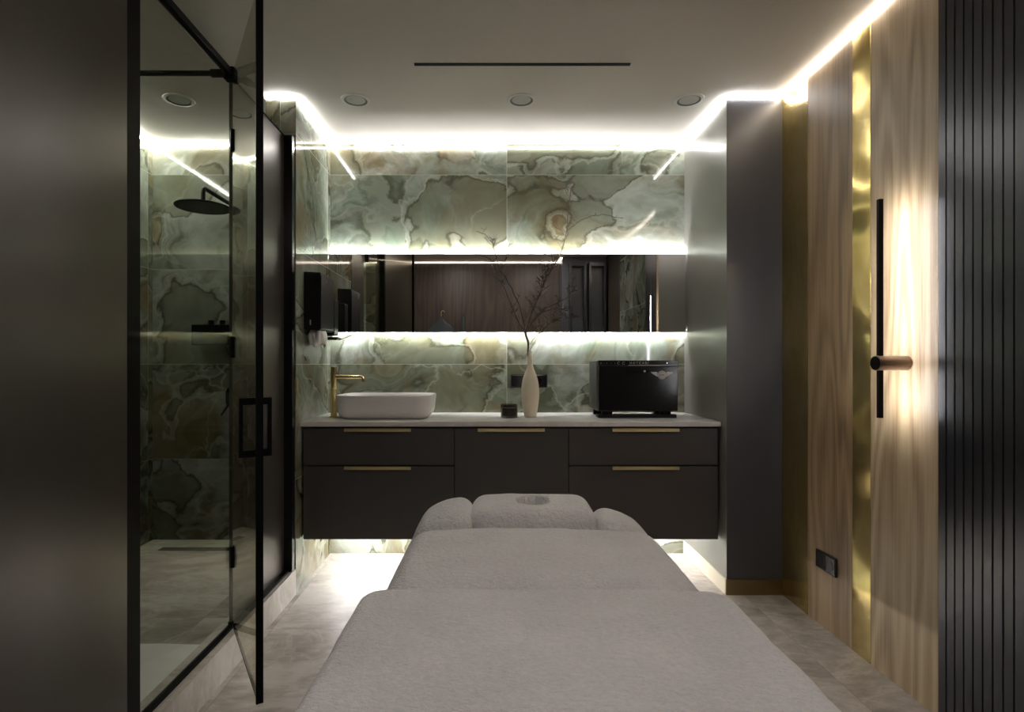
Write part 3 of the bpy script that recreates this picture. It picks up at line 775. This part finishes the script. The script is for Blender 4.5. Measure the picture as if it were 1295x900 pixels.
# ------------------------------------------------------------------ massage table
def rounded(x0, x1, y0, y1, z0, z1, rp, re, step=.012, crown=0, amp=.0015, fn=None):
    """upholstered pad: plan corner radius rp, edge radius re"""
    bm = B(); hx, hy, hz = (x1-x0)/2, (y1-y0)/2, (z1-z0)/2; c = Vector(((x0+x1)/2, (y0+y1)/2, (z0+z1)/2))
    nx, ny, nz = max(4, int(2*hx/step)), max(4, int(2*hy/step)), max(4, int(2*hz/step))
    cache = {}
    def V(u, v, w):
        key = (round(u*1e5), round(v*1e5), round(w*1e5))
        if key in cache: return cache[key]
        x, y, z = u*hx, v*hy, w*hz
        # plan rounding
        ix = max(-(hx-rp), min(hx-rp, x)); iy = max(-(hy-rp), min(hy-rp, y))
        dx, dy = x-ix, y-iy; m = max(abs(dx), abs(dy)); l = math.hypot(dx, dy)
        if l > 1e-9: x, y = ix+dx/l*m, iy+dy/l*m
        # inward distance from plan outline, then edge rounding
        d = rp-m if l > 1e-9 else min(hx-abs(x), hy-abs(y))
        dn = min(d, hx-abs(u*hx), hy-abs(v*hy)) if l <= 1e-9 else d
        zi = max(-(hz-re), min(hz-re, z)); dz = z-zi
        t_ = max(0, re-dn)      # outward excess
        mm_ = max(abs(dz), t_); ll = math.hypot(dz, t_)
        if ll > 1e-9 and abs(dz) > 1e-9:
            k = mm_/ll; newt = t_*k; z = zi+dz*k
            shrink = t_-newt
            # move inward along plan normal
            if l > 1e-9: nxx, nyy = dx/l, dy/l
            elif hx-abs(x) < hy-abs(y): nxx, nyy = (1 if x > 0 else -1), 0
            else: nxx, nyy = 0, (1 if y > 0 else -1)
            x -= nxx*shrink; y -= nyy*shrink
        if z > 0:
            z += crown*max(0, 1-(x/hx)**2)**.5*max(0, 1-(y/hy)**2)**.5
        p = c+Vector((x, y, z))
        q = p*9; e = noise.noise(q)+.5*noise.noise(p*28)
        p.z += amp*e; p.x += amp*e*(.8 if x > 0 else -.8); 
        if fn: p = fn(p)
        cache[key] = bm.verts.new(p); return cache[key]
    def grid(f, a, b):
        for i in range(a):
            for j in range(b):
                q = [f(-1+2*i/a, -1+2*j/b), f(-1+2*(i+1)/a, -1+2*j/b), f(-1+2*(i+1)/a, -1+2*(j+1)/b), f(-1+2*i/a, -1+2*(j+1)/b)]
                q = [V(*p) for p in q]
                if len(set(q)) == 4:
                    try: bm.faces.new(q)
                    except ValueError: pass
    for s in (-1, 1):
        grid(lambda a, b: (a, b, s), nx, ny); grid(lambda a, b: (a, s, b), nx, nz); grid(lambda a, b: (s, a, b), ny, nz)
    return bm
def table():
    t = thing('massage_table', 'wide massage table covered in pale grey terry cloth with a face-hole pillow', 'massage table', (.125, 1.1, 0))
    X0, X1 = -.292, .548
    TZ = .724
    obj('leg_section', rounded(X0-.014, X1+.016, .12, 1.328, .545, TZ-.006, .06, .036, crown=.012, amp=.0022), M['terry'], t, smooth=True, ang=180)
    obj('back_section', rounded(X0+.012, X1-.004, 1.326, 1.862, .545, TZ-.030, .08, .075, crown=.036, amp=.0022), M['terry'], t, smooth=True, ang=180)
    cx, cy = .142, 1.985
    def hole(p):
        if p.z < .70: return p
        e = math.hypot((p.x-cx)/.050, (p.y-cy)/.060)
        if e < 1.25:
            k = max(0, min(1, (1.16-e)/.22)); k = k*k*(3-2*k); p.z -= .105*k
        return p
    obj('face_pillow', rounded(-.082, .360, 1.835, 2.135, .640, .752, .07, .05, step=.006, crown=.012, amp=.0015, fn=hole), M['terry'], t, smooth=True, ang=180)
    def droop(sgn):
        def f(p):
            e = (p.x-.13)*sgn-.24
            if e > 0: p.z -= e*e*2.4
            return p
        return f
    obj('side_bolster', rounded(-.278, -.068, 1.80, 2.10, .600, .750, .055, .05, step=.008, crown=.008, amp=.003, fn=droop(-1)), M['terry'], t, smooth=True, ang=180)
    obj('side_bolster', rounded(.345, .560, 1.80, 2.06, .590, .728, .07, .062, step=.008, crown=.008, amp=.003, fn=droop(1)), M['terry'], t, smooth=True, ang=180)
    obj('support_frame', bx(-.20, .46, .2, 2.0, .49, .544), M['vinyl'], t, bevel=.01)
    for y in (.55, 1.55):
        obj('lift_column', bx(.02, .23, y-.12, y+.12, .0805, .4895), M['vinyl'], t, bevel=.012)
    obj('base', bx(-.12, .37, .3, 1.8, 0, .08), M['vinyl'], t, bevel=.02)
    t.rotation_euler.z = -math.radians(1.0)
table()

# ------------------------------------------------------------------ robes on the rear wall (seen in the mirror)
def robe(cx, lab, wide):
    y = YR+.055; zt = 1.98
    t = thing('hanging_robe', lab, 'robe', (cx, y, .95))
    bm = B(); nu, nv = 28, 20; g = []
    for j in range(nv+1):
        f = j/nv; hw = (.05+.155*min(1, (f*5)**.7) if wide else .015+.045*min(1, f*1.6))
        zc = zt-.06-f*.95
        row = []
        for i in range(nu):
            a = 2*PI*i/nu; fold = 1+.12*math.sin(a*6+cx*9)
            zs = -abs(math.cos(a))*.07*(1-f) if wide else 0
            row.append(bm.verts.new((cx+hw*math.cos(a)*fold, y+.035*math.sin(a)*fold, zc+zs)))
        g.append(row)
    for j in range(nv):
        for i in range(nu): bm.faces.new((g[j][i], g[j][(i+1)%nu], g[j+1][(i+1)%nu], g[j+1][i]))
    bm.faces.new(g[0]); bm.faces.new(g[-1])
    obj('cloth', bm, M['robe'], t, smooth=True, ang=80)
    if wide:
        pts = [(cx, y, zt-.065), (cx, y, zt)]+[(cx+.022-.022*math.cos(a), y, zt+.022*math.sin(a)) for a in [PI*k/8 for k in range(1, 9)]]
        obj('hanger_hook', tube(B(), pts, .003, 8), M['brass_m'], t, smooth=True)
    k = tag(obj('coat_hook', tube(B(), [(cx+(.022 if wide else 0), YR+.001, zt+.018 if wide else zt-.05), (cx+(.022 if wide else 0), y, zt+.018 if wide else zt-.05)], .007, 12), M['black'], smooth=True),
            'small black coat hook carrying the '+('wide robe on a hanger' if wide else 'narrow folded robe')+' on the rear wood wall', 'hook')
robe(-.67, 'dark robe spread on a hanger against the rear wood wall, seen in the mirror', True)
robe(-.36, 'narrow dark robe bunched on a hook on the rear wood wall, seen in the mirror', False)
